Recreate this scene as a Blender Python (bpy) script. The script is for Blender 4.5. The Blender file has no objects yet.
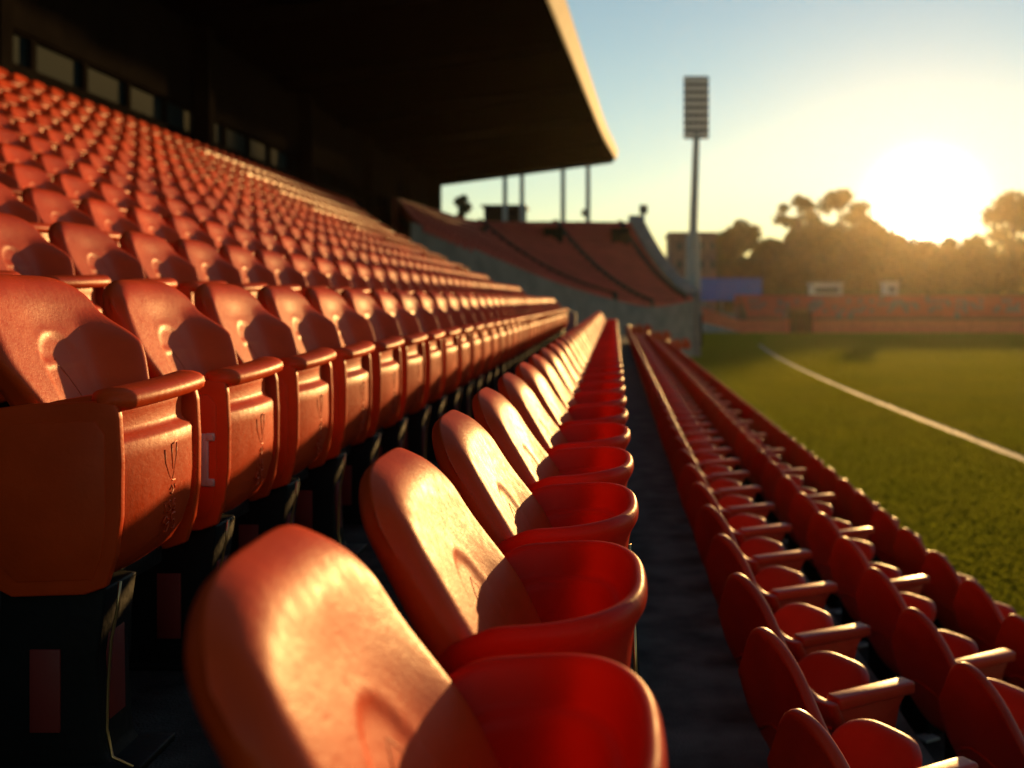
import bpy, bmesh, math, random
import numpy as np
from mathutils import Vector, Matrix

random.seed(7)
RNG = np.random.default_rng(11)
R = math.radians
sc = bpy.context.scene
C = sc.collection

# ------------------------------------------------------------------ camera
F = 1100.0                    # focal length in pixels of the 1024 wide frame
VX, VY = 615.0, 300.0         # vanishing point of the seat rows, horizon
EYE = 3.0                     # eye height over the playing field
cam = bpy.data.cameras.new("camera")
camo = bpy.data.objects.new("camera", cam); C.objects.link(camo)
camo.location = (0, 0, EYE); camo.rotation_euler = (R(90), 0, 0)
cam.sensor_width = 36.0; cam.lens = F / 1024 * 36
cam.shift_x = -(VX - 512) / 1024; cam.shift_y = -(384 - VY) / 1024
cam.clip_start = 0.05; cam.clip_end = 6000
cam.dof.use_dof = True; cam.dof.focus_distance = 1.95; cam.dof.aperture_fstop = 3.3
cam.dof.aperture_blades = 0
sc.camera = camo

# ------------------------------------------------------------------ light
sun_dir = Vector(((925 - VX) / F, 1.0, (VY - 208) / F)).normalized()
SUN_EL = math.asin(sun_dir.z); SUN_AZ = math.atan2(sun_dir.x, sun_dir.y)
world = bpy.data.worlds.new("World"); sc.world = world; world.use_nodes = True
wn = world.node_tree.nodes; wl = world.node_tree.links; wn.clear()
w_out = wn.new("ShaderNodeOutputWorld")
sky = wn.new("ShaderNodeTexSky"); sky.sky_type = 'NISHITA'; sky.sun_disc = False
sky.sun_elevation = SUN_EL; sky.sun_rotation = SUN_AZ
sky.air_density = 1.0; sky.dust_density = 0.04; sky.ozone_density = 1.3; sky.altitude = 50
bg = wn.new("ShaderNodeBackground"); bg.inputs[1].default_value = 0.097
tint = wn.new("ShaderNodeMix"); tint.data_type = 'RGBA'; tint.blend_type = 'MULTIPLY'; tint.inputs[0].default_value = 1.0
tint.inputs[7].default_value = (.97, 1.02, 1.03, 1)
wl.new(sky.outputs[0], tint.inputs[6]); wl.new(tint.outputs[2], bg.inputs[0])
# the solar aureole: bright air around the sun's direction, part of the sky itself
tc = wn.new("ShaderNodeTexCoord")
dot = wn.new("ShaderNodeVectorMath"); dot.operation = 'DOT_PRODUCT'
dot.inputs[1].default_value = sun_dir
nrm = wn.new("ShaderNodeVectorMath"); nrm.operation = 'NORMALIZE'
wl.new(tc.outputs['Generated'], nrm.inputs[0]); wl.new(nrm.outputs[0], dot.inputs[0])
mx = wn.new("ShaderNodeMath"); mx.operation = 'MAXIMUM'; mx.inputs[1].default_value = 0.0
wl.new(dot.outputs['Value'], mx.inputs[0])
last = None
for power, strength, col in ((2800, 9.0, (1, .88, .66, 1)), (90, 0.06, (1, .86, .56, 1)), (12, 0.012, (1, .95, .80, 1))):
    p = wn.new("ShaderNodeMath"); p.operation = 'POWER'; p.inputs[1].default_value = power
    wl.new(mx.outputs[0], p.inputs[0])
    m = wn.new("ShaderNodeMath"); m.operation = 'MULTIPLY'; m.inputs[1].default_value = strength
    wl.new(p.outputs[0], m.inputs[0])
    b = wn.new("ShaderNodeBackground"); b.inputs[0].default_value = col
    wl.new(m.outputs[0], b.inputs[1])
    a = wn.new("ShaderNodeAddShader")
    wl.new((last or bg).outputs[0], a.inputs[0]); wl.new(b.outputs[0], a.inputs[1]); last = a
wl.new(last.outputs[0], w_out.inputs[0])

sl = bpy.data.lights.new("sun", 'SUN'); sl.energy = 4.6; sl.angle = R(0.6); sl.color = (1.0, 0.56, 0.18)
so = bpy.data.objects.new("sun", sl); C.objects.link(so)
so.rotation_euler = sun_dir.to_track_quat('Z', 'Y').to_euler()
so.location = (30, 60, 40)

sc.view_settings.view_transform = 'Standard'; sc.view_settings.look = 'None'
sc.view_settings.exposure = 0.78; sc.view_settings.gamma = 1.0
sc.view_settings.use_curve_mapping = False
sc.cycles.max_bounces = 8; sc.cycles.diffuse_bounces = 4; sc.cycles.glossy_bounces = 3
sc.cycles.transmission_bounces = 4; sc.cycles.volume_bounces = 0
sc.cycles.use_denoising = True

# ------------------------------------------------------------------ helpers
def P(px, py, Y):
    """The point at depth Y that stands at this place of the photograph (used to read sizes off it)."""
    return Vector(((px - VX) / F * Y, Y, EYE + (VY - py) / F * Y))

def smooth(a, b, t):
    t = min(1.0, max(0.0, (t - a) / (b - a))); return t * t * (3 - 2 * t)

class MB:
    def __init__(s): s.v = []; s.f = []; s.m = []
    def add(s, verts, faces, m=0):
        o = len(s.v); s.v += [tuple(p) for p in verts]
        s.f += [tuple(i + o for i in f) for f in faces]; s.m += [m] * len(faces); return s
    def box(s, x0, x1, y0, y1, z0, z1, bev=0.0, seg=2, m=0):
        bm = bmesh.new(); bmesh.ops.create_cube(bm, size=1)
        for q in bm.verts:
            q.co = Vector(((x0 + x1) / 2 + q.co.x * (x1 - x0), (y0 + y1) / 2 + q.co.y * (y1 - y0), (z0 + z1) / 2 + q.co.z * (z1 - z0)))
        if bev: bmesh.ops.bevel(bm, geom=bm.edges[:], offset=bev, segments=seg, affect='EDGES', profile=0.5)
        bm.verts.index_update()
        s.add([q.co.copy() for q in bm.verts], [[q.index for q in f.verts] for f in bm.faces], m); bm.free(); return s
    def prism(s, pts, axis, a, b, bev=0.0, seg=2, m=0):
        """closed outline pts (pairs) extruded along an axis from a to b"""
        bm = bmesh.new()
        def q3(p, t):
            return {'x': (t, p[0], p[1]), 'y': (p[0], t, p[1]), 'z': (p[0], p[1], t)}[axis]
        va = [bm.verts.new(q3(p, a)) for p in pts]; vb = [bm.verts.new(q3(p, b)) for p in pts]
        n = len(pts)
        bm.faces.new(va); bm.faces.new(vb[::-1])
        for i in range(n): bm.faces.new((va[i], vb[i], vb[(i + 1) % n], va[(i + 1) % n]))
        bmesh.ops.recalc_face_normals(bm, faces=bm.faces[:])
        if bev: bmesh.ops.bevel(bm, geom=bm.edges[:], offset=bev, segments=seg, affect='EDGES', profile=0.5)
        bm.verts.index_update()
        s.add([q.co.copy() for q in bm.verts], [[q.index for q in f.verts] for f in bm.faces], m); bm.free(); return s
    def tube(s, path, r, n=8, m=0, closed=False, caps=True):
        path = [Vector(p) for p in path]; k = len(path); rs = r if isinstance(r, (list, tuple)) else [r] * k
        vs = []; up = None
        for i, p in enumerate(path):
            if closed: t = path[(i + 1) % k] - path[i - 1]
            else: t = path[min(i + 1, k - 1)] - path[max(i - 1, 0)]
            t.normalize()
            if up is None: up = t.orthogonal().normalized()
            else:
                up = up - t * up.dot(t)
                up = up.normalized() if up.length > 1e-6 else t.orthogonal().normalized()
            w = t.cross(up)
            for j in range(n):
                a = 2 * math.pi * j / n
                vs.append(p + (up * math.cos(a) + w * math.sin(a)) * rs[i])
        fs = []
        for i in range(k if closed else k - 1):
            i2 = (i + 1) % k
            for j in range(n):
                fs.append((i * n + j, i * n + (j + 1) % n, i2 * n + (j + 1) % n, i2 * n + j))
        if caps and not closed:
            fs.append(tuple(range(n))[::-1]); fs.append(tuple((k - 1) * n + j for j in range(n)))
        return s.add(vs, fs, m)
    def shell(s, front, back, us, vs, m=0):
        """closed shell between two parametric sheets"""
        nu, nv = len(us), len(vs); V = []; Fc = []
        for g in (front, back):
            for v in vs:
                for u in us: V.append(g(u, v))
        N = nu * nv
        for j in range(nv - 1):
            for i in range(nu - 1):
                a = j * nu + i
                Fc.append((a, a + 1, a + nu + 1, a + nu)); Fc.append((N + a, N + a + nu, N + a + nu + 1, N + a + 1))
        for i in range(nu - 1):
            Fc.append((i, N + i, N + i + 1, i + 1)); a = (nv - 1) * nu + i
            Fc.append((a, a + 1, N + a + 1, N + a))
        for j in range(nv - 1):
            a = j * nu; Fc.append((a, a + nu, N + a + nu, N + a)); a = j * nu + nu - 1
            Fc.append((a, N + a, N + a + nu, a + nu))
        return s.add(V, Fc, m)
    def mesh(s, name, mats, sub=0, flat=False, angle=40):
        me = bpy.data.meshes.new(name); me.from_pydata(s.v, [], s.f)
        for m in (mats if isinstance(mats, (list, tuple)) else [mats]): me.materials.append(m)
        me.polygons.foreach_set("material_index", s.m)
        bm = bmesh.new(); bm.from_mesh(me)
        bmesh.ops.recalc_face_normals(bm, faces=bm.faces[:]); bm.to_mesh(me); bm.free()
        if sub:
            t = bpy.data.objects.new("tmp", me); C.objects.link(t)
            md = t.modifiers.new("s", 'SUBSURF'); md.levels = sub; md.render_levels = sub
            dg = bpy.context.evaluated_depsgraph_get(); dg.update()
            m2 = bpy.data.meshes.new_from_object(t.evaluated_get(dg)); bpy.data.objects.remove(t)
            bpy.data.meshes.remove(me); me = m2; me.name = name
        if not flat:
            me.polygons.foreach_set("use_smooth", [True] * len(me.polygons))
            if angle < 180: me.set_sharp_from_angle(angle=R(angle))
        me.update(); return me
    def obj(s, name, mats, parent=None, sub=0, flat=False, angle=40):
        o = bpy.data.objects.new(name, s.mesh(name, mats, sub, flat, angle)); C.objects.link(o)
        if parent is not None: o.parent = parent
        return o

def tag(o, label=None, cat=None, group=None, kind=None):
    if label: o["label"] = label
    if cat: o["category"] = cat
    if group: o["group"] = group
    if kind: o["kind"] = kind
    return o

def thing(name, label, cat, loc=(0, 0, 0), group=None):
    o = bpy.data.objects.new(name, None); C.objects.link(o); o.location = loc
    o.empty_display_size = 0.1
    return tag(o, label, cat, group)

KIDS = {}
def register(root):
    """remember the tree of a thing once, so that copies need no scene scan"""
    def walk(o): return [(c, walk(c)) for c in o.children]
    KIDS[root.name] = walk(root)

def copy_tree(root, skip=()):
    def rec(o, kids, parent):
        c = o.copy(); C.objects.link(c)
        if parent is not None: c.parent = parent
        for k, sub in kids:
            if k.name.split('.')[0] in skip: continue
            rec(k, sub, c)
        return c
    return rec(root, KIDS[root.name], None)

# ------------------------------------------------------------------ materials
def new_mat(name):
    m = bpy.data.materials.new(name); m.use_nodes = True
    nt = m.node_tree; nt.nodes.clear()
    out = nt.nodes.new("ShaderNodeOutputMaterial"); b = nt.nodes.new("ShaderNodeBsdfPrincipled")
    nt.links.new(b.outputs[0], out.inputs[0]); return m, nt, b, out

def simple(name, col, rough=0.6, metal=0.0, noise=0.25, scale=6.0, bump=0.0, bscale=40.0, spec=0.5):
    m, nt, b, out = new_mat(name)
    b.inputs['Roughness'].default_value = rough; b.inputs['Metallic'].default_value = metal
    b.inputs['Specular IOR Level'].default_value = spec
    t = nt.nodes.new("ShaderNodeTexCoord"); n = nt.nodes.new("ShaderNodeTexNoise")
    n.inputs['Scale'].default_value = scale; n.inputs['Detail'].default_value = 6
    nt.links.new(t.outputs['Object'], n.inputs['Vector'])
    r = nt.nodes.new("ShaderNodeValToRGB")
    r.color_ramp.elements[0].position = .3; r.color_ramp.elements[1].position = .7
    r.color_ramp.elements[0].color = [c * (1 - noise) for c in col] + [1]
    r.color_ramp.elements[1].color = [min(1, c * (1 + noise)) for c in col] + [1]
    nt.links.new(n.outputs[0], r.inputs[0]); nt.links.new(r.outputs[0], b.inputs['Base Color'])
    if bump:
        n2 = nt.nodes.new("ShaderNodeTexNoise"); n2.inputs['Scale'].default_value = bscale; n2.inputs['Detail'].default_value = 4
        nt.links.new(t.outputs['Object'], n2.inputs['Vector'])
        bp = nt.nodes.new("ShaderNodeBump"); bp.inputs['Strength'].default_value = bump; bp.inputs['Distance'].default_value = .02
        nt.links.new(n2.outputs[0], bp.inputs['Height']); nt.links.new(bp.outputs[0], b.inputs['Normal'])
    return m

def plastic(name, col, trans=0.0, rough=0.40, gloss=.065):
    """moulded stadium seat plastic: faded patches, fine grain, dust and scuffs"""
    m, nt, b, out = new_mat(name); N = nt.nodes; L = nt.links
    t = N.new("ShaderNodeTexCoord"); oi = N.new("ShaderNodeObjectInfo")
    off = N.new("ShaderNodeVectorMath"); off.operation = 'SCALE'; off.inputs['Scale'].default_value = 37.0
    comb = N.new("ShaderNodeCombineXYZ"); L.new(oi.outputs['Random'], comb.inputs[0]); L.new(oi.outputs['Random'], comb.inputs[1])
    L.new(comb.outputs[0], off.inputs[0])
    add = N.new("ShaderNodeVectorMath"); L.new(t.outputs['Object'], add.inputs[0]); L.new(off.outputs[0], add.inputs[1])
    def noise(scale, detail=4, rgh=.55):
        n = N.new("ShaderNodeTexNoise"); n.inputs['Scale'].default_value = scale; n.inputs['Detail'].default_value = detail
        n.inputs['Roughness'].default_value = rgh; L.new(add.outputs[0], n.inputs['Vector']); return n
    def ramp(src, p0, p1, c0=0.0, c1=1.0):
        r = N.new("ShaderNodeMapRange"); r.inputs['From Min'].default_value = p0; r.inputs['From Max'].default_value = p1
        r.inputs['To Min'].default_value = c0; r.inputs['To Max'].default_value = c1; L.new(src.outputs[0], r.inputs[0]); return r
    big = noise(5.0, 5); fine = noise(55.0, 5, .7); speck = noise(170.0, 3, .6)
    mix = N.new("ShaderNodeMix"); mix.data_type = 'RGBA'
    mix.inputs[6].default_value = [c * .82 for c in col] + [1]
    mix.inputs[7].default_value = [min(1, c * 1.12) for c in col] + [1]
    L.new(ramp(big, .3, .7).outputs[0], mix.inputs[0])
    # each seat has aged a little differently
    hv = N.new("ShaderNodeHueSaturation"); L.new(mix.outputs[2], hv.inputs['Color'])
    vr = N.new("ShaderNodeMapRange"); vr.inputs['To Min'].default_value = .78; vr.inputs['To Max'].default_value = 1.16
    L.new(oi.outputs['Random'], vr.inputs[0]); L.new(vr.outputs[0], hv.inputs['Value'])
    # dust: pale specks collected in patches
    dust = N.new("ShaderNodeMath"); dust.operation = 'MULTIPLY'
    L.new(ramp(speck, .60, .72).outputs[0], dust.inputs[0]); L.new(ramp(big, .45, .72, 0, .22).outputs[0], dust.inputs[1])
    mix2 = N.new("ShaderNodeMix"); mix2.data_type = 'RGBA'; mix2.inputs[7].default_value = (.45, .22, .09, 1)
    L.new(dust.outputs[0], mix2.inputs[0]); L.new(hv.outputs[0], mix2.inputs[6])
    rr = N.new("ShaderNodeMath"); rr.operation = 'ADD'
    L.new(ramp(fine, .3, .7, rough - .07, rough + .09).outputs[0], rr.inputs[0]); L.new(ramp(big, .3, .7, -.04, .05).outputs[0], rr.inputs[1])
    bp = N.new("ShaderNodeBump"); bp.inputs['Strength'].default_value = .22; bp.inputs['Distance'].default_value = .0035
    L.new(fine.outputs[0], bp.inputs['Height'])
    bp2 = N.new("ShaderNodeBump"); bp2.inputs['Strength'].default_value = .12; bp2.inputs['Distance'].default_value = .002
    L.new(speck.outputs[0], bp2.inputs['Height']); L.new(bp.outputs[0], bp2.inputs['Normal'])
    N.remove(b)
    df = N.new("ShaderNodeBsdfDiffuse"); L.new(mix2.outputs[2], df.inputs['Color']); L.new(bp2.outputs[0], df.inputs['Normal'])
    gl = N.new("ShaderNodeBsdfGlossy"); L.new(rr.outputs[0], gl.inputs['Roughness']); L.new(bp2.outputs[0], gl.inputs['Normal'])
    lw_ = N.new("ShaderNodeLayerWeight"); lw_.inputs['Blend'].default_value = .5
    fm = N.new("ShaderNodeMapRange"); fm.inputs['From Min'].default_value = .2; fm.inputs['From Max'].default_value = .95
    fm.inputs['To Min'].default_value = .016; fm.inputs['To Max'].default_value = gloss; L.new(lw_.outputs['Facing'], fm.inputs[0])
    b = N.new("ShaderNodeMixShader"); L.new(fm.outputs[0], b.inputs[0]); L.new(df.outputs[0], b.inputs[1]); L.new(gl.outputs[0], b.inputs[2])
    L.new(b.outputs[0], out.inputs[0])
    if trans:
        tr = N.new("ShaderNodeBsdfTranslucent"); tr.inputs[0].default_value = (.95, .10, .03, 1)
        ms = N.new("ShaderNodeMixShader"); ms.inputs[0].default_value = trans
        L.new(b.outputs[0], ms.inputs[1]); L.new(tr.outputs[0], ms.inputs[2]); L.new(ms.outputs[0], out.inputs[0])
    return m

RED = (.58, .050, .005)
M_RED = plastic("red_plastic", RED)
M_TUB = plastic("red_plastic_thin", (.60, .022, .005), trans=.30, gloss=.10)
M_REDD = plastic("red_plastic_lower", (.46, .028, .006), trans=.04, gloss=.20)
M_STRIP = simple("dark_red_strip", (.16, .012, .008), .6, noise=.1)
M_BLACK = simple("black_steel", (.008, .008, .008), .55, noise=.2, bump=.1, spec=.12)
M_ROD = simple("brass_rod", (.55, .38, .18), .35, 1.0, noise=.1)
M_STEEL = simple("bright_steel", (.62, .58, .52), .3, 1.0, noise=.1)
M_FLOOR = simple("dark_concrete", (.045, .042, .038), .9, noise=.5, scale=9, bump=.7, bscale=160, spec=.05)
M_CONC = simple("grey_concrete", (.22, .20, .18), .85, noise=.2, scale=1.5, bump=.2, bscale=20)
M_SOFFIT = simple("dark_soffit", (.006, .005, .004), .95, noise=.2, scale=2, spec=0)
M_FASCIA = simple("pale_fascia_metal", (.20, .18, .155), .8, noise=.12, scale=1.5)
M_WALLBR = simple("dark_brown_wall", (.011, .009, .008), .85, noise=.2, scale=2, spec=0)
M_REDWALL = simple("red_brick_wall", (.22, .055, .035), .85, noise=.25, scale=2)
M_BRICK = simple("brick", (.20, .11, .08), .85, noise=.2, scale=1.2)
M_POLE = simple("grey_pole_paint", (.22, .25, .25), .5, noise=.12, scale=1)
M_BLUE = simple("blue_hoarding", (.025, .10, .40), .6, noise=.1, scale=1)
M_WHITE = simple("white_panel", (.62, .60, .55), .6, noise=.08, scale=1)
M_ORANGE = simple("orange_barrier", (.55, .11, .05), .6, noise=.2, scale=2)

# ------------------------------------------------------------------ stand layout
PITCH = .55
def UP(m):      # upper rows behind the walkway: distance left of the eye line, height of the back tops over the eye
    return 1.15 + .8 * m, .05 + .22 * m + .0122 * m * m
N_UP = 11
def up_floor(m): return EYE + UP(m)[1] - .90
def up_end(m): return 20.5 + 1.75 * m
RIGHT = ((.44, .83), (1.05, 1.03), (1.64, 1.25))      # rows below the walkway: right of the eye line, back tops under the eye
def right_floor(i): return EYE - RIGHT[i][1] - .57
WALK = right_floor(0); ROW1 = EYE - .21 - .84

# ---- ground, field, terraces (setting)
def sheet(name, x0, x1, y0, y1, z, mat, kind='structure', n=1):
    mb = MB(); mb.add([(x0, y0, z), (x1, y0, z), (x1, y1, z), (x0, y1, z)], [(0, 1, 2, 3)])
    return tag(mb.obj(name, mat, flat=True), kind=kind)

def ground_mat():
    m, nt, b, out = new_mat("turf"); N = nt.nodes; L = nt.links
    t = N.new("ShaderNodeTexCoord")
    def noise(sc_, d=5, rgh=.6):
        n = N.new("ShaderNodeTexNoise"); n.inputs['Scale'].default_value = sc_; n.inputs['Detail'].default_value = d
        n.inputs['Roughness'].default_value = rgh; L.new(t.outputs['Object'], n.inputs['Vector']); return n
    a = noise(.09, 6); c = noise(2.2, 6, .75); d = noise(22, 4, .8)
    r = N.new("ShaderNodeValToRGB"); r.color_ramp.elements[0].color = (.05, .075, .008, 1); r.color_ramp.elements[1].color = (.09, .11, .012, 1)
    r.color_ramp.elements[0].position = .3; r.color_ramp.elements[1].position = .72
    s = N.new("ShaderNodeMath"); s.operation = 'MULTIPLY_ADD'; s.inputs[1].default_value = .45
    L.new(c.outputs[0], s.inputs[0])
    s2 = N.new("ShaderNodeMath"); s2.operation = 'MULTIPLY'; s2.inputs[1].default_value = .55; L.new(a.outputs[0], s2.inputs[0])
    L.new(s2.outputs[0], s.inputs[2]); L.new(s.outputs[0], r.inputs[0]); N.remove(b); b = N.new("ShaderNodeBsdfDiffuse"); L.new(r.outputs[0], b.inputs[0]); L.new(b.outputs[0], out.inputs[0])
    bp = N.new("ShaderNodeBump"); bp.inputs['Strength'].default_value = 1.0; bp.inputs['Distance'].default_value = .25
    L.new(d.outputs[0], bp.inputs['Height'])
    bq = N.new("ShaderNodeBump"); bq.inputs['Strength'].default_value = .6; bq.inputs['Distance'].default_value = .3
    L.new(c.outputs[0], bq.inputs['Height']); L.new(bp.outputs[0], bq.inputs['Normal']); L.new(bq.outputs[0], b.inputs['Normal'])
    return m
M_TURF = ground_mat()
M_DIRT = simple("dry_ground", (.10, .085, .05), .95, noise=.4, scale=.05)
sheet("ground", -2500, 2500, -400, 4500, -.02, M_DIRT)
sheet("field", 2.2, 260, -40, 99.5, 0, M_TURF)
# boundary line: straight beside the stand, curving right at the far end
bl = MB(); cl = [(7.7 + 2.0 * max(0, (y - 28) / 46) ** 2, y) for y in np.linspace(-10, 74, 18)]
for k in range(1, 25):
    a = k / 24 * R(86); cl.append((cl[17][0] + 11 * (1 - math.cos(a)) ** 1.0, 74 + 7.5 * math.sin(a)))
for k in range(1, 12): cl.append((cl[41][0] + 2.2 * k, cl[41][1] - .02 * k * k))
vs = []
for i, (x, y) in enumerate(cl):
    x2, y2 = cl[min(i + 1, len(cl) - 1)]; x1, y1 = cl[max(i - 1, 0)]
    d = Vector((x2 - x1, y2 - y1)).normalized(); n = Vector((-d.y, d.x)) * .13
    vs += [(x + n.x, y + n.y, .006), (x - n.x, y - n.y, .006)]
bl.add(vs, [(2 * i, 2 * i + 1, 2 * i + 3, 2 * i + 2) for i in range(len(cl) - 1)])
tag(bl.obj("boundary_line", simple("line_paint", (.23, .23, .17), .8, noise=.25, scale=1.5), flat=True), kind='structure')

def line_x(y): return 7.7 + 2.0 * np.maximum(0, (y - 28) / 46) ** 2
NG = 620000
gy = 4 + 95 * RNG.uniform(0, 1, NG) ** 1.15; gx = 2.3 + (1.2 + gy * .44 - 0) * RNG.uniform(0, 1, NG) * 1.15
keep = (np.abs(gx - line_x(gy)) > .15) | (gy > 74); gx = gx[keep]; gy = gy[keep]; NG = len(gx)
ga = RNG.uniform(0, math.pi, NG); gh = RNG.uniform(.018, .042, NG) * (1 + gy / 120); gw = RNG.uniform(.005, .014, NG) * (1 + gy / 8)
tilt = RNG.normal(0, .5, NG); cx, cy = np.cos(ga), np.sin(ga)
A_ = np.stack([gx - cx * gw, gy - cy * gw, np.zeros(NG)], 1); B_ = np.stack([gx + cx * gw, gy + cy * gw, np.zeros(NG)], 1)
T_ = np.stack([gx - cy * gh * tilt, gy + cx * gh * tilt, gh], 1)
gme = bpy.data.meshes.new("grass"); gme.from_pydata(np.stack([A_, B_, T_], 1).reshape(-1, 3).tolist(), [], np.arange(3 * NG).reshape(-1, 3).tolist())
gm_, nt, b_, out_ = new_mat("grass_blades"); nt.nodes.remove(b_)
gn = nt.nodes.new("ShaderNodeTexNoise"); gn.inputs['Scale'].default_value = .35; gn.inputs['Detail'].default_value = 2; gt = nt.nodes.new("ShaderNodeTexCoord")
nt.links.new(gt.outputs['Object'], gn.inputs['Vector'])
gr = nt.nodes.new("ShaderNodeValToRGB"); gr.color_ramp.elements[0].color = (.175, .20, .013, 1); gr.color_ramp.elements[1].color = (.205, .22, .014, 1)
gr.color_ramp.elements[0].position = .35; gr.color_ramp.elements[1].position = .68; nt.links.new(gn.outputs[0], gr.inputs[0])
gd = nt.nodes.new("ShaderNodeBsdfDiffuse"); gtr = nt.nodes.new("ShaderNodeBsdfTranslucent"); gms = nt.nodes.new("ShaderNodeMixShader"); gms.inputs[0].default_value = .6
nt.links.new(gr.outputs[0], gd.inputs[0]); nt.links.new(gr.outputs[0], gtr.inputs[0]); nt.links.new(gd.outputs[0], gms.inputs[1]); nt.links.new(gtr.outputs[0], gms.inputs[2]); nt.links.new(gms.outputs[0], out_.inputs[0])
gme.materials.append(gm_); go = bpy.data.objects.new("grass", gme); C.objects.link(go); tag(go, "short mown grass growing on the playing field", "grass", kind='stuff')
te = MB()
# stepped deck of the stand, one solid profile per level, butted end to end
edges = [-9.95] ; 
for m in range(N_UP - 1, -1, -1):
    x_front = -(UP(m)[0] - .72)
    x_back = -(UP(m + 1)[0] - .72) if m < N_UP - 1 else -10.1
    te.box(x_back, x_front - .002, -3, up_end(m) + 1.5, -.01, up_floor(m))
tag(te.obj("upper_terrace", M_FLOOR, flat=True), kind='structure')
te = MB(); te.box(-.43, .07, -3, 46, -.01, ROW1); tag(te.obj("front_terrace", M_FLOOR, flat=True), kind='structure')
te = MB(); te.box(.072, .97, -3, 46, -.01, WALK); tag(te.obj("walkway", simple("walkway_asphalt", (.15, .135, .12), .95, noise=.45, scale=5, bump=.8, bscale=120, spec=.05), flat=True), kind='structure')
te = MB()
te.box(.972, 1.56, -3, 46, -.01, right_floor(1)); te.box(1.562, 2.16, -3, 46, -.01, right_floor(2))
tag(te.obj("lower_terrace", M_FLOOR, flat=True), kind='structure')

# ------------------------------------------------------------------ folding seat (upper rows)
def round_drop(u, vtop, r, ku=.84, kv=.90):
    a = max(0.0, (abs(u) - ku) / (1 - ku)); b = max(0.0, (vtop - kv) / (1 - kv))
    k = min(1.0, math.hypot(a, b)); return r * (1 - math.sqrt(max(0.0, 1 - k * k)))

US = [math.sin(math.pi / 2 * t) for t in np.linspace(-1, 1, 49)]
VS = list(np.linspace(0, .86, 44)) + [.89, .92, .95, .975, 1.0]
def arch_relief(y, z, cy, hw, zc, ht, depth, soft=.007):
    """height of a pressed arch: a raised bead round a shallow recess"""
    if z > zc: q = math.hypot((y - cy) / hw, (z - zc) / ht)
    else: q = abs(y - cy) / hw
    d = (q - 1) * min(hw, ht)
    return -depth * (1 - smooth(-soft, soft, d)) + .6 * depth * math.exp(-(d / .006) ** 2)

def dome(u, p, amt): return 1 - amt * abs(u) ** p
def fold_front(u, v):
    z = .55 + (.90 - .55) * v * dome(u, 5.0, .17)
    hw = .160 + .070 * smooth(.62, .765, z)
    y = hw * u * (1 - .05 * smooth(.75, 1, v))
    x = .43 * (.90 - z) + .012 * u * u
    x += .062 * smooth(.42, .95, u) * (1 - smooth(.755, .835, z))       # raised shoulder beside the hinge
    x -= .005 * math.exp(-((u / .45) ** 2)) * smooth(.62, .74, z) * (1 - smooth(.80, .86, z))
    x += arch_relief(y, z, -.010, .074, .735, .052, .0032)
    if abs(y + .010) < .070: x += .0030 * math.exp(-((z - .728) / .0055) ** 2)
    return Vector((x - round_drop(u, v, .024), y, z))
def fold_back(u, v):
    p = fold_front(u, v); d = round_drop(u, v, .024)
    return Vector((p.x + d - .056 + d - .02 * (1 - v), p.y, p.z))

def on(surface, target_y, target_z, lift=0.0):
    """the point of a parametric seat surface at this y, z"""
    u, v = target_y / .22, min(.9, max(.1, (target_z - .5) / .36))
    for _ in range(30):
        p = surface(u, v); e = 1e-3
        pu = (surface(u + e, v) - p) / e; pv = (surface(u, v + e) - p) / e
        a, b, c, d = pu.y, pv.y, pu.z, pv.z; det = a * d - b * c
        if abs(det) < 1e-9: break
        ry, rz = target_y - p.y, target_z - p.z
        u += max(-.2, min(.2, (d * ry - b * rz) / det)); v += max(-.2, min(.2, (-c * ry + a * rz) / det))
        u = max(-.98, min(.98, u)); v = max(.01, min(.97, v))
    p = surface(u, v); p.x += lift; return p

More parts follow.
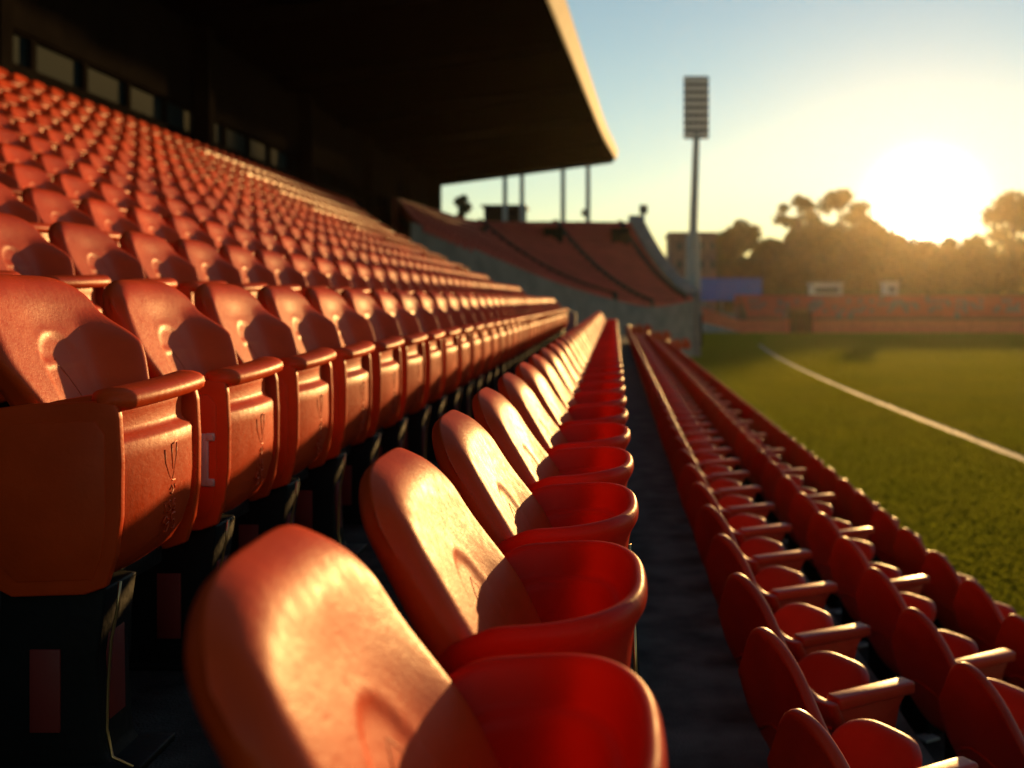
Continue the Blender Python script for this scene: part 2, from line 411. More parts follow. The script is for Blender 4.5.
def make_folding_seat():
    root = thing("folding_seat", None, "seat")
    b = MB().shell(fold_front, fold_back, US, VS)
    back = b.obj("backrest", M_RED, root, sub=1, angle=180)
    # moulded arch with a cross bar and a seam, as pressed into the plastic
    e = MB()
    arch = [(-.075, .640), (-.082, .70), (-.083, .755), (-.070, .783), (-.02, .790), (.015, .782), (.045, .762), (.060, .73), (.066, .69), (.070, .64)]
    e.tube([on(fold_front, y, z, -.0016) for y, z in ((-.03, .735), (-.005, .70), (.008, .67), (.012, .64))], .0026, 6)
    e.obj("moulded_seam", M_RED, back, angle=180)
    # folded seat: profile swept across the width, its underside faces the field
    prof = [(.085, .655), (.14, .668), (.20, .676), (.236, .672), (.240, .648), (.239, .640), (.239, .616), (.241, .608), (.246, .602),
            (.256, .594), (.2605, .586), (.261, .56), (.262, .50), (.260, .44), (.252, .395), (.235, .362), (.205, .340), (.165, .332), (.12, .345), (.09, .40)]
    ys = np.linspace(-1, 1, 13); s = MB(); V = []
    for t in ys:
        for (x, z) in prof:
            lo = -.166; hi = .150 - .05 * (1 - smooth(.33, .50, z)) ** 1.5
            yy = lo + (hi - lo) * (t + 1) / 2
            bow = .010 * (1 - t * t) if x > .2 else 0
            V.append((x + bow, yy, z))
    n = len(prof); Fc = [tuple(range(n)), tuple((len(ys) - 1) * n + i for i in range(n))[::-1]]
    for j in range(len(ys) - 1):
        for i in range(n): Fc.append((j * n + i, j * n + (i + 1) % n, (j + 1) * n + (i + 1) % n, (j + 1) * n + i))
    s.add(V, Fc); seat = s.obj("seat", M_RED, root, angle=34)
    lip = MB(); V = []; K = 14; ts = np.linspace(-1, 1, 21)
    for t in ts:
        y = .193 * t; sc_ = 1 - .55 * max(0, (abs(t) - .93) / .07) ** 2
        for k in range(K):
            a = 2 * math.pi * k / K; ca, sa = math.cos(a), math.sin(a)
            px = math.copysign(abs(ca) ** .75, ca) * .038 * sc_; pz = math.copysign(abs(sa) ** .75, sa) * .0205 * sc_
            V.append((.240 + px + .013 * (1 - t * t), y, .676 + pz - .10 * max(px, 0) + .006 * t))
    Fc = [tuple(range(K))[::-1], tuple((len(ts) - 1) * K + k for k in range(K))]
    for j in range(len(ts) - 1):
        for k in range(K): Fc.append((j * K + k, j * K + (k + 1) % K, (j + 1) * K + (k + 1) % K, (j + 1) * K + k))
    lip.add(V, Fc).obj("seat_lip", M_RED, seat, angle=60)
    # embossed mark and seat number on the panel
    e = MB()
    def pt(y, z): return (.2625 + .010 * (1 - ((y + .008) / .158) ** 2) - .0021, y, z)
    for path in (((-.012, .558), (-.008, .53), (.008, .505), (.020, .494)), ((.050, .566), (.046, .54), (.034, .512), (.022, .496)),
                 ((.022, .564), (.024, .54), (.026, .515)), ((.022, .564), (.050, .568)), ((.010, .503), (.024, .492), (.040, .492)),
                 ((.012, .476), (.022, .484), (.030, .474), (.022, .466), (.014, .470)), ((.034, .484), (.040, .476))):
        e.tube([pt(*p) for p in path], .0023, 5)
    def glyph(ch, y0, z0, w, h):
        S = {'1': [[(.2, .8), (.5, 1), (.5, 0)]], '6': [[(.9, .9), (.5, 1), (.1, .6), (.1, .2), (.5, 0), (.9, .25), (.6, .52), (.1, .35)]],
             'S': [[(.9, .9), (.5, 1), (.1, .78), (.5, .52), (.9, .25), (.5, 0), (.1, .1)]],
             '9': [[(.9, .6), (.5, .45), (.1, .72), (.5, 1), (.9, .7), (.85, .3), (.5, 0), (.15, .08)]],
             '5': [[(.9, 1), (.2, 1), (.15, .55), (.6, .6), (.9, .3), (.5, 0), (.1, .1)]]}[ch]
        for st in S: e.tube([pt(y0 + a * w, z0 + b * h) for a, b in st], .0021, 5)
    for i, ch in enumerate('1S6'): glyph(ch, -.018 + .022 * i, .432, .017, .022)
    for i, ch in enumerate('95'): glyph(ch, -.020 + .036 * i, .396, .028, .030)
    e.obj("embossed_number", M_RED, seat, angle=180)
    # side panels with a raised inner field
    out = [(.015, .652), (.10, .664), (.22, .668), (.256, .664), (.262, .640), (.266, .56), (.265, .46), (.256, .39), (.238, .335), (.20, .322), (.07, .318), (.02, .345), (.0, .45)]
    inner = [(.045, .60), (.07, .628), (.22, .634), (.238, .61), (.240, .46), (.232, .39), (.216, .350), (.08, .345), (.045, .38)]
    for y0, y1, sgn in ((-.194, -.172, -1), (.172, .194, 1)):
        p = MB().prism(out, 'y', y0, y1, .0045, 3)
        q = MB().prism(inner, 'y', y0 - .002 if sgn < 0 else y1 - .004, y0 + .004 if sgn < 0 else y1 + .002, .0018, 2)
        p.add(q.v, q.f); p.obj("side_panel", M_RED, root, angle=50)
    # black pedestal with dark red strips let into it
    pd = MB(); pd.prism([(.03, 0), (.245, 0), (.225, .03), (.215, .20), (.232, .33), (.04, .34)], 'y', -.175, -.045, .006)
    pd.box(.05, .20, -.05, .15, .30, .335, .004); pd.box(.0, .30, -.19, -.03, -.0, .014, .004)
    ped = pd.obj("pedestal", M_BLACK, root, angle=50)
    st = MB(); st.box(.095, .150, -.179, -.172, .07, .22, .0015); st.obj("strip", M_STRIP, ped, angle=50)
    st = MB(); st.prism([(.212, .08), (.2225, .08), (.2205, .24), (.212, .24)], 'y', -.140, -.075, .001); st.obj("strip", M_STRIP, ped, angle=50)
    rd = MB(); rd.tube([(.262, -.186, .345), (.258, -.186, .30), (.246, -.186, .24), (.240, -.186, .16), (.238, -.186, .08), (.248, -.186, .03), (.285, -.186, .012)], .0032, 6)
    rd.obj("stay_rod", M_ROD, root, angle=180)
    register(root); return root

# ------------------------------------------------------------------ bucket seat (front row of the upper tier)
def buck_front(u, v):
    z = .44 + (.84 - .44) * v * dome(u, 3.8, .15)
    hw = .180 + .020 * smooth(.45, .62, z) - .010 * smooth(.66, .84, z)
    y = hw * u
    x = .56 * (.84 - z) - .10 * max(0, .62 - z) + .022 * u * u * (1 - v)
    x += .014 * smooth(.30, .95, u) * (1 - smooth(.62, .74, z))
    x -= .004 * math.exp(-((u / .5) ** 2)) * smooth(.55, .70, z) * (1 - smooth(.74, .80, z))
    x += arch_relief(y, z, -.020, .070, .625, .085, .0036)
    return Vector((x - round_drop(u, v, .030, .82, .88), y, z))
def buck_back(u, v):
    p = buck_front(u, v); d = round_drop(u, v, .030, .82, .88)
    return Vector((p.x + d - .058 + d - .03 * (1 - v), p.y, p.z))

def make_bucket_seat():
    root = thing("bucket_seat", None, "seat")
    back = MB().shell(buck_front, buck_back, US, VS).obj("backrest", M_RED, root, sub=1, angle=180)
    e = MB()
    ring = [(-.105, .53), (-.105, .58)] + [(-.022 - .083 * math.cos(q), .625 + .098 * math.sin(q)) for q in np.linspace(0, math.pi, 13)] + [(.061, .58), (.062, .53)]
    e.tube([on(buck_front, y, z, -.0047) for y, z in ((-.085, .600), (-.06, .612), (-.025, .650), (.0, .668), (.012, .655), (.020, .62), (.024, .56))], .0050, 6)
    e.obj("emblem", M_RED, back, angle=180)
    # tub: a closed bowl whose rim is the arm rest that runs round the front
    def plan(a, k=1.0):
        ca, sa = math.cos(a), math.sin(a); n = 2.7
        x = math.copysign(abs(ca) ** (2 / n), ca); y = math.copysign(abs(sa) ** (2 / n), sa)
        return x, y
    A = 64; prof = []     # (scale outward, z offset from the rim, inset)
    rim = [(-.034, -.262), (-.026, -.15), (-.020, -.075), (-.014, -.045), (-.003, -.030), (.0, -.022), (.0005, -.012), (-.003, -.004), (-.008, .001), (-.015, .001), (-.021, -.003), (-.024, -.012),
           (-.030, -.034), (-.031, -.046), (-.036, -.050), (-.046, -.051), (-.050, -.056), (-.054, -.12), (-.064, -.20), (-.09, -.235)]
    V = []
    for k in range(A):
        a = 2 * math.pi * k / A; px, py = plan(a)
        for (off, dz) in rim:
            x = .178 + (.152 + off) * px; y = (.232 + off) * py
            front = smooth(-.2, .9, px)
            zr = .668 + .010 * front - .050 * smooth(.15, 1.0, -px)
            V.append((x, y, zr + dz - .0))
    n = len(rim); Fc = []
    for k in range(A):
        for i in range(n - 1): Fc.append((k * n + i, k * n + i + 1, ((k + 1) % A) * n + i + 1, ((k + 1) % A) * n + i))
    cb = len(V); V.append((.178, 0, .428)); cu = len(V); V.append((.178, 0, .400))
    for k in range(A):
        Fc.append((k * n + n - 1, cb, ((k + 1) % A) * n + n - 1)); Fc.append((k * n, ((k + 1) % A) * n, cu))
    tub = MB().add(V, Fc).obj("seat", M_TUB, root, sub=1, angle=180)
    br = MB(); br.box(.285, .303, -.215, -.198, .50, .60, .003); br.obj("bracket", M_BLACK, root, angle=50)
    pd = MB(); pd.prism([(.06, 0), (.27, 0), (.24, .03), (.225, .30), (.26, .44), (.05, .44)], 'y', -.08, .08, .006)
    pd.box(.05, .29, -.12, .12, 0, .014, .004)
    pd.obj("pedestal", M_BLACK, root, angle=50)
    rd = MB(); rd.tube([(.318, -.13, .50), (.322, -.13, .40), (.31, -.13, .25), (.285, -.13, .03)], .004, 6); rd.obj("stay_rod", M_ROD, root, angle=180)
    register(root); return root

# ------------------------------------------------------------------ armrest seat (rows below the walkway)
def arm_top(u):
    return .31 + .28 * smooth(-.78, .55, u) - .15 * smooth(.60, 1.05, u)
def arm_front(u, v):
    zt = arm_top(u); z = .17 + (zt - .17) * v
    hw = .232 * (.76 + .30 * min(1, v * 1.6) ** .6)
    y = hw * u
    x = .08 * (1 - v) ** 1.6 + .040 * abs(u) ** 2.4 * (1 - .3 * v) - .03 * v * smooth(0, .7, u) + .03
    return Vector((x - .004 * smooth(.9, 1, v), y, z))
def arm_back(u, v):
    p = arm_front(u, v); return Vector((p.x - .034, p.y * 1.005, p.z - .002))

def make_armrest_seat():
    root = thing("curved_seat", None, "seat")
    VA = list(np.linspace(0, .9, 10)) + [.96, 1.0]
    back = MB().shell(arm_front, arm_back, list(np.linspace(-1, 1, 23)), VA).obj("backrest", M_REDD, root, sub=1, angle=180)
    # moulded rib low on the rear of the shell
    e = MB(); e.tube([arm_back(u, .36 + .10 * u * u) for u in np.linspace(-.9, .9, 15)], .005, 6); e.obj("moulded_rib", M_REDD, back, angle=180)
    ar = MB()
    ar.box(.05, .335, -.246, -.188, .284, .320, .010, 3)
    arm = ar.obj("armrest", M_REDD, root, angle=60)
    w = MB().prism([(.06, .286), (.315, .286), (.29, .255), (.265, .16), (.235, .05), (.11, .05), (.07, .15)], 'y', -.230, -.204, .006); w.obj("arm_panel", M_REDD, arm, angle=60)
    # tipped-up seat: a rounded pad standing on edge
    def pad(sgn):
        def g(u, v):
            ext = .205 * (1 - .34 * abs(u) ** 4)           # slant length, rounded nose
            y = .150 * u; t = ext * v
            k = min(1, math.hypot(max(0, abs(u) - .80) / .20, max(0, v - .82) / .18))
            th = .019 * math.sqrt(max(0, 1 - k * k)); sag = .018 * (1 - u * u)
            ca, sa = math.cos(R(47)), math.sin(R(47)); w = sgn * th - sag
            return Vector((.15 + t * ca - w * sa, y, .185 + t * sa + w * ca))
        return g
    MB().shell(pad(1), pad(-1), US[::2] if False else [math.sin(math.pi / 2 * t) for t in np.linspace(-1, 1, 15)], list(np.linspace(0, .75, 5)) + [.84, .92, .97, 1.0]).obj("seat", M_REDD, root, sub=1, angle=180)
    pd = MB(); pd.prism([(.07, 0), (.23, 0), (.21, .03), (.20, .17), (.26, .22), (.07, .22)], 'y', -.07, .07, .005)
    pd.obj("pedestal", M_BLACK, root, angle=50)
    ft = MB(); ft.box(.02, .09, -.11, -.05, 0, .010, .003); ft.obj("foot_plate", M_POLE, root, angle=50)
    register(root); return root

NUM = ["first", "second", "third", "fourth", "fifth", "sixth", "seventh", "eighth", "ninth", "tenth", "eleventh", "twelfth", "thirteenth", "fourteenth",
       "fifteenth", "sixteenth", "seventeenth", "eighteenth", "nineteenth", "twentieth"]
TENS = {2: "twenty", 3: "thirty", 4: "forty", 5: "fifty", 6: "sixty", 7: "seventy"}
def nth(i):
    n = i + 1
    if n <= 20: return NUM[i]
    t, r = divmod(n, 10)
    if r == 0: return TENS[t][:-1] + "ieth"
    return TENS[t] + "-" + NUM[r - 1]

# ---- upper rows
A_Z = 2.16            # depth of the first whole folding seat of the lowest upper row
cands = []
for m in range(N_UP):
    L, h = UP(m); off = 0.0 if m == 0 else (.21 * m) % PITCH
    for k in range(0 if m == 0 else -4, 90):
        y = A_Z + off + k * PITCH
        if y > up_end(m): break
        if VX - F * (L - .30) / (y + .25) < 2: continue      # wholly outside the frame
        cands.append((y, m))
cands.sort()
near, far_up = cands[:300], cands[300:]
rows = {}
for y, m in near: rows.setdefault(m, []).append(y)
proto = make_folding_seat()
first = True
for m in sorted(rows):
    L, h = UP(m); z = up_floor(m)
    for i, y in enumerate(sorted(rows[m])):
        if first: o = proto; first = False
        else:
            skip = () if y < 8 else (("moulded_seam", "strip", "embossed_number", "stay_rod") if y > 14 else ("strip", "stay_rod"))
            o = copy_tree(proto, skip)
        o.location = (-L, y, z)
        o.rotation_euler = (0, 0, random.uniform(-.03, .03)) if y > 4.2 else (0, 0, 0)
        if m == 0: lab = f"red tip-up seat, {nth(i)} from the near end of the folded row behind the bucket seats"
        else: lab = f"red tip-up seat, {nth(i)} from the near end of the {nth(m)} folded-seat row up"
        if m == 0 and i == 0: lab = "large orange-red tip-up seat at the near end, lit front panel with embossed number"
        if m == 0 and i == 1:
            lab = "orange-red tip-up seat with a small silver bracket screwed on its dark side panel"
            hb = MB(); hb.box(.205, .222, -.202, -.1965, .425, .545, .002); hb.box(.216, .236, -.203, -.1955, .528, .546, .003); hb.box(.216, .236, -.203, -.1955, .424, .442, .003)
            for zz in (.537, .433): hb.tube([(.230, -.206, zz), (.230, -.196, zz)], .006, 10)
            hb.obj("hinge_bracket", simple("bracket_zinc", (.50, .46, .40), .4), o, angle=50)
        tag(o, lab, "seat", "red tip-up seats in the rows rising to the roof")

# ---- front row of bucket seats
proto = make_bucket_seat()
for k in range(38):
    o = proto if k == 0 else copy_tree(proto, () if k < 12 else ("emblem", "stay_rod", "bracket"))
    o.location = (-.286, .955 + PITCH * k, ROW1)
    if k > 3: o.rotation_euler = (0, 0, random.uniform(-.012, .012))
    lab = f"red bucket seat, {nth(k)} from the near end of the row beside the walkway"
    if k == 0: lab = "nearest red bucket seat, blurred, its back filling the bottom of the photo"
    tag(o, lab, "seat", "red bucket seats along the walkway")

# ---- rows below the walkway
proto = make_armrest_seat(); first = True
RSTART = (2.07, 1.87, 2.02)
lines = ("row just across the walkway", "middle row below the walkway", "last row next to the field")
for r_, (X, h) in enumerate(RIGHT):
    k = -1; i = 0
    while True:
        y = RSTART[r_] + .545 * k; k += 1
        if y > 35.5: break
        if (X - .03) / (y + .25) * F + VX > 1026 or F * (h - .02) / (y + .25) + VY > 775: continue
        if first: o = proto; first = False
        else:
            skip = () if y < 12 else ("moulded_rib", "foot_plate", "arm_panel")
            if r_ == 2 or (r_ == 1 and i % 2): skip = skip + ("armrest",)
            o = copy_tree(proto, skip)
        o.location = (X, y + .0, right_floor(r_))
        o.rotation_euler = (0, 0, R(29) + random.uniform(-.02, .02))
        tag(o, f"red curved-back seat, {nth(i)} from the near end of the {lines[r_]}", "seat", "red curved-back seats below the walkway")
        i += 1

# ------------------------------------------------------------------ far seats: one mass (too many to be things)
def low_seat():
    v = []; f = []
    def slab(pts, dx0, dx1):
        o = len(v); n = len(pts)
        for x, y, z in pts: v.append((x + dx0, y, z))
        for x, y, z in pts: v.append((x + dx1, y, z))
        f.append(tuple(o + i for i in range(n))); f.append(tuple(o + n + i for i in range(n))[::-1])
        for i in range(n): f.append((o + i, o + (i + 1) % n, o + n + (i + 1) % n, o + n + i))
    prof = [(-.18, .5), (.18, .5), (.225, .68), (.22, .80), (.16, .875), (.06, .90), (-.06, .90), (-.16, .875), (-.22, .80), (-.225, .68)]
    slab([(.43 * (.9 - z), y, z) for y, z in prof], -.05, 0)
    slab([(.235, -.19, .34), (.235, .19, .34), (.235, .19, .69), (.235, -.19, .69)], -.12, .03)
    for y0, y1, zt in ((.16, .205, .835), (-.195, -.175, .70)):
        o = len(v); q = [(.0, .40), (.25, .40), (.25, .68), (.17, .70), (.135, zt), (.03, zt)]
        for y in (y0, y1):
            for x, z in q: v.append((x, y, z))
        n = len(q); f.append(tuple(o + i for i in range(n))); f.append(tuple(o + n + i for i in range(n))[::-1])
        for i in range(n): f.append((o + i, o + (i + 1) % n, o + n + (i + 1) % n, o + n + i))
    return np.array(v), f
lv, lf = low_seat()
SV = []; SF = []; SM = []
def put(x, y, z, rot=0.0, m=0, s=1.0):
    c, s_ = math.cos(rot), math.sin(rot)
    p = lv * s; q = np.empty_like(p)
    q[:, 0] = p[:, 0] * c - p[:, 1] * s_ + x; q[:, 1] = p[:, 0] * s_ + p[:, 1] * c + y; q[:, 2] = p[:, 2] + z
    o = len(SV) * len(lv); SV.append(q)
    SF.extend(tuple(i + o for i in f) for f in lf); SM.extend([m] * len(lf))
for y, m in far_up: put(-UP(m)[0], y, up_floor(m))
# the lower rows turn the corner at the far end
for r_, (X, h) in enumerate(RIGHT):
    rad = 3.6 - .0 * r_
    for k in range(5):
        s = .55 * k; a = min(s / rad, R(82)); extra = max(0, s - rad * R(82))
        cx = X + rad * (1 - math.cos(a)) + extra * math.sin(R(82)); cy = 36.0 + r_ * -.9 + rad * math.sin(a) + extra * math.cos(R(82))
        put(cx, cy, right_floor(r_), -a, 0, .63)

# far corner stand: a ruled bank of terraces between two curves
Tc = [P(398, 218, 46), P(440, 228, 54), P(480, 236, 60), P(560, 236, 64), P(636, 236, 66)]
Bc = [P(412, 236, 42), P(545, 291, 48), P(616, 312, 52), P(655, 318, 55), P(694, 311, 58)]
def curve(pts, t):
    t = max(0, min(.9999, t)) * (len(pts) - 1); i = int(t); f = t - i
    p0, p1, p2, p3 = pts[max(i - 1, 0)], pts[i], pts[i + 1], pts[min(i + 2, len(pts) - 1)]
    return .5 * ((2 * p1) + (p2 - p0) * f + (2 * p0 - 5 * p1 + 4 * p2 - p3) * f * f + (3 * p1 - p0 - 3 * p2 + p3) * f ** 3)
NT, NR = 48, 16
def bank(t, g):
    a, b = curve(Tc, t), curve(Bc, t); p = b.lerp(a, g)
    p.z = b.z + (a.z - b.z) * (.45 * g + .55 * g * g); return p
fs = MB(); V = []
for j in range(NR):
    for lift in (0, 1):
        for i in range(NT + 1):
            t = i / NT
            p = bank(t, j / NR); q = bank(t, (j + 1) / NR)
            V.append((p.x, p.y, p.z if lift == 0 else q.z))
# last level: the back edge of the top terrace
for i in range(NT + 1):
    p = curve(Tc, i / NT); V.append(tuple(p))
W = NT + 1; Fc = []
for j in range(2 * NR):
    for i in range(NT): Fc.append((j * W + i, j * W + i + 1, (j + 1) * W + i + 1, (j + 1) * W + i))
fs.add(V, Fc)
AISLES = (.50, .735, .93)
for j in range(NR):
    n_s = 84
    for i in range(n_s):
        t = (i + .5) / n_s
        if any(abs(t - a) < .014 for a in AISLES) or t > .965 or t < .02: continue
        p = bank(t, (j + .45) / NR); p2 = bank(t + .01, (j + .45) / NR); q = bank(t, (j + 1) / NR)
        put(p.x, p.y, q.z, math.atan2(p2.y - p.y, p2.x - p.x) - R(90), 1, .85)
# low stand across the field
FY = 101.0
for j in range(6):
    for i in range(150):
        x = 12.5 + i * .55
        if 16.0 < x < 18.3 and j < 3: continue
        mi = 2 if RNG.random() < (.42 if 1 <= j <= 4 else .1) else 1
        put(x, FY + 1.2 + j * .8, 1.0 + j * .30, R(-90), mi, 1.0)
me = bpy.data.meshes.new("distant_seats"); me.from_pydata(np.concatenate(SV).tolist(), [], SF)
M_DULL = simple("sun_bleached_red_seats", (.44, .055, .035), .7, noise=.2, scale=.8)
M_GRBL = simple("grey_blue_seats", (.22, .11, .13), .8, noise=.2, scale=.8, spec=.05)
for m in (M_RED, M_DULL, M_GRBL): me.materials.append(m)
me.polygons.foreach_set("material_index", SM); me.update()
ds = bpy.data.objects.new("distant_seats", me); C.objects.link(ds)
tag(ds, "mass of distant red and faded seats filling the far rows and far stands", "seats", kind='stuff')

cs = thing("corner_stand", "far corner stand of faded red terraces with dark stairs and curved grey end wall", "stand")
M_TERR = simple("faded_terrace", (.16, .075, .055), .85, noise=.2, scale=.6)
fs.obj("terrace", M_TERR, cs, flat=True)
# stairs: dark flights a little proud of the terraces
for a_ in AISLES:
    st = MB(); V = []
    for k in range(NR * 2 + 1):
        g = k / (NR * 2)
        for dt in (-.008, .008):
            p = bank(a_ + dt, g); V.append((p.x, p.y, p.z + .95))
    n = len(V)
    V += [(x, y, z - 1.3) for x, y, z in V]
    Fc = []
    for k in range(NR * 2):
        i = 2 * k; Fc.append((i, i + 1, i + 3, i + 2)); Fc.append((i, i + 2, n + i + 2, n + i)); Fc.append((i + 1, n + i + 1, n + i + 3, i + 3))
    Fc.append((0, n, n + 1, 1)); Fc.append((n - 2, n - 1, 2 * n - 1, 2 * n - 2))
    st.add(V, Fc).obj("stair", M_FLOOR, cs, flat=True)
    hd = MB(); c = curve(Tc, a_); hd.box(c.x - .55, c.x + .55, c.y - 2.2, c.y - .6, c.z - 1.0, c.z + .35); hd.obj("stair_head", M_BLACK, cs, flat=True)
# front wall below the terraces, rear wall above, end wall
def ribbon(pts_top, drop, th, mat, name, parent, zb=None, n=40):
    mb = MB(); V = []
    for i in range(n + 1):
        p = curve(pts_top, i / n); p2 = curve(pts_top, min(1, i / n + .01)); p1 = curve(pts_top, max(0, i / n - .01))
        d = Vector((p2.x - p1.x, p2.y - p1.y, 0)).normalized(); nn = Vector((-d.y, d.x, 0)) * th
        bz = zb if zb is not None else p.z - drop
        V += [(p.x, p.y, p.z), (p.x + nn.x, p.y + nn.y, p.z), (p.x + nn.x, p.y + nn.y, bz), (p.x, p.y, bz)]
    Fc = [(0, 1, 2, 3), tuple(4 * n + k for k in (3, 2, 1, 0))]
    for i in range(n):
        for k in range(4): Fc.append((4 * i + k, 4 * i + (k + 1) % 4, 4 * (i + 1) + (k + 1) % 4, 4 * (i + 1) + k))
    return mb.add(V, Fc).obj(name, mat, parent, flat=True)
up = lambda pts, d: [p + Vector((0, 0, d)) for p in pts]
back_off = lambda pts, d: [p + Vector((0, d, 0)) for p in pts]
ribbon(up(back_off(Bc, -.12), .55), 0, .1, M_CONC, "front_wall", cs, zb=-.01)
ribbon(up(back_off(Tc, .05), .85), 0, .25, M_REDWALL, "rear_wall", cs, zb=-.01)
ew = MB(); V = []
for k in range(25):
    g = k / 24; a, b = Tc[-1], Bc[-1]
    p = bank(1, g)
    for dx in (-.45, .35):
        V += [(p.x + dx, p.y, p.z + 1.0 + .25 * g), (p.x + dx, p.y, -.01)]
Fc = []
for k in range(24):
    i = 4 * k
    Fc += [(i, i + 2, i + 6, i + 4), (i, i + 4, i + 5, i + 1), (i + 2, i + 3, i + 7, i + 6)]
Fc += [(0, 1, 3, 2), (96, 98, 99, 97)]
ew.add(V, Fc).obj("end_wall", M_CONC, cs, flat=True)

# sloping concrete parapet that closes the near bank of rows
pw = MB(); V = []
ends = [(-.75, up_end(0) + .6, EYE - .25)] + [(-UP(m)[0], up_end(m) + .6, up_floor(m) + .75) for m in range(N_UP)] + [(-10.0, up_end(10) + 2.2, up_floor(10) + 1.1)]
for x, y, z in ends: V += [(x, y, z), (x, y + .3, z), (x, y + .3, -.01), (x, y, -.01)]
n = len(ends) - 1; Fc = [(0, 1, 2, 3), tuple(4 * n + k for k in (3, 2, 1, 0))]
for i in range(n):
    for k in range(4): Fc.append((4 * i + k, 4 * i + (k + 1) % 4, 4 * i + 4 + (k + 1) % 4, 4 * i + 4 + k))
tag(pw.add(V, Fc).obj("parapet_wall", M_CONC, flat=True), "low sloping grey concrete wall at the far end of the tip-up seat rows", "wall")

# ------------------------------------------------------------------ roof, rear wall, columns
rf = thing("grandstand_roof", "huge black cantilever grandstand roof with a pale metal front edge", "roof", (0, 0, 0))
def edge_x(y): return -3.28 + .0495 * y + .35 * smooth(48, 63, y) ** 2 * .6
YF = 62.9
ys = list(np.linspace(-45.5, YF, 40))
so_ = MB(); V = []
def rear_z(y): return 10.0
for y in ys: V += [(edge_x(y), y, 11.0), (-13.0, y, 9.75), (-13.0, y, 10.6), (edge_x(y), y, 11.4)]
Fc = [(0, 1, 2, 3), tuple(4 * (len(ys) - 1) + k for k in (3, 2, 1, 0))]
for i in range(len(ys) - 1):
    for k in range(4): Fc.append((4 * i + k, 4 * i + (k + 1) % 4, 4 * i + 4 + (k + 1) % 4, 4 * i + 4 + k))
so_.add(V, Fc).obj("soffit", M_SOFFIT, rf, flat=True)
fa = MB(); V = []
for y in ys:
    e = edge_x(y)
    t_ = max(0, y) / YF; V += [(e + .003, y, 10.97), (e + .10 - .06 * t_, y, 11.02), (e + .44 - .30 * t_, y, 11.85 - .35 * t_), (e + .003, y, 11.85 - .35 * t_)]
Fc = [(0, 1, 2, 3), tuple(4 * (len(ys) - 1) + k for k in (3, 2, 1, 0))]
for i in range(len(ys) - 1):
    for k in range(4): Fc.append((4 * i + k, 4 * i + (k + 1) % 4, 4 * i + 4 + (k + 1) % 4, 4 * i + 4 + k))
fa.add(V, Fc).obj("fascia", M_FASCIA, rf, flat=True)
for k in range(9):
    y = 6 + k * 7
    rb = MB(); e = edge_x(y)
    rb.add([(e - .1, y, 10.96), (-12.9, y, 9.70), (-12.9, y, 9.05), (e - .1, y, 10.75), (e - .1, y + .25, 10.96), (-12.9, y + .25, 9.70), (-12.9, y + .25, 9.05), (e - .1, y + .25, 10.75)],
           [(0, 1, 2, 3), (7, 6, 5, 4), (0, 4, 5, 1), (3, 2, 6, 7), (0, 3, 7, 4), (1, 5, 6, 2)])
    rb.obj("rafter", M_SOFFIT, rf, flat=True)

WX = -10.2
rw = thing("rear_wall", "dark rear wall of the stand with a long band of dull frosted windows", "wall")
w = MB(); w.box(WX - .3, WX, -45, 60, -.01, 7.0); w.box(WX - .3, WX, -45, 60, 7.62, 9.62)
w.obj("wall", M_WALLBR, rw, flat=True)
m_, nt, b_, out_ = new_mat("frosted_glass")
b_.inputs['Base Color'].default_value = (.010, .022, .027, 1); b_.inputs['Roughness'].default_value = .9; b_.inputs['Specular IOR Level'].default_value = .05
tr = nt.nodes.new("ShaderNodeBsdfTranslucent"); tr.inputs[0].default_value = (.06, .13, .16, 1)
ms = nt.nodes.new("ShaderNodeMixShader"); ms.inputs[0].default_value = .07
nt.links.new(b_.outputs[0], ms.inputs[1]); nt.links.new(tr.outputs[0], ms.inputs[2]); nt.links.new(ms.outputs[0], out_.inputs[0])
M_GLASS = m_
y = 8.0
while y < 59:
    if not (24.4 < y < 24.6):
        fr = MB()
        fr.box(WX - .2, WX - .05, y, y + .09, 7.002, 7.618); fr.box(WX - .2, WX - .05, y + 1.81, y + 1.90, 7.002, 7.618)
        fr.box(WX - .2, WX - .05, y + .092, y + 1.808, 7.002, 7.05); fr.box(WX - .2, WX - .05, y + .092, y + 1.808, 7.57, 7.618)
        if y > 33:
            for q in range(1, 6): fr.box(WX - .18, WX - .07, y + .05 + q * .3 - .025, y + .05 + q * .3 + .025, 7.052, 7.568)
        f_ = fr.obj("window", M_WALLBR, rw, flat=True)
        pn = MB(); pn.box(WX - .135, WX - .125, y + .094, y + 1.806, 7.054, 7.566); pn.obj("pane", M_GLASS, f_, flat=True)
    y += 1.902
for i, (yy, lab) in enumerate(((17.5, "nearest"), (26.5, "second"), (35.5, "third"), (44.5, "fourth"), (53.0, "fifth"))):
    cmb = MB(); cmb.box(WX + .02, WX + .42, yy, yy + .4, 6.2, 9.6, .02); 
    c = thing("roof_column", f"{lab} of the dark steel columns along the window band under the roof", "column", group="roof columns along the rear wall")
    cmb.obj("shaft", M_WALLBR, c, flat=True)
    cb = MB(); cb.box(WX + .005, WX + .55, yy - .12, yy + .52, 6.05, 6.2); cb.obj("base_plate", M_BLACK, c, flat=True)
c = thing("end_column", "thick dark end column where the far corner of the roof meets the rear wall", "column")
mb = MB(); mb.box(WX - .35, WX + .55, 60.01, 61.2, 5.0, 9.75); mb.obj("shaft", M_WALLBR, c, flat=True)
mb = MB(); mb.box(WX - .5, WX + .7, 59.9, 61.35, 4.4, 5.0); mb.obj("base_plate", M_BLACK, c, flat=True)

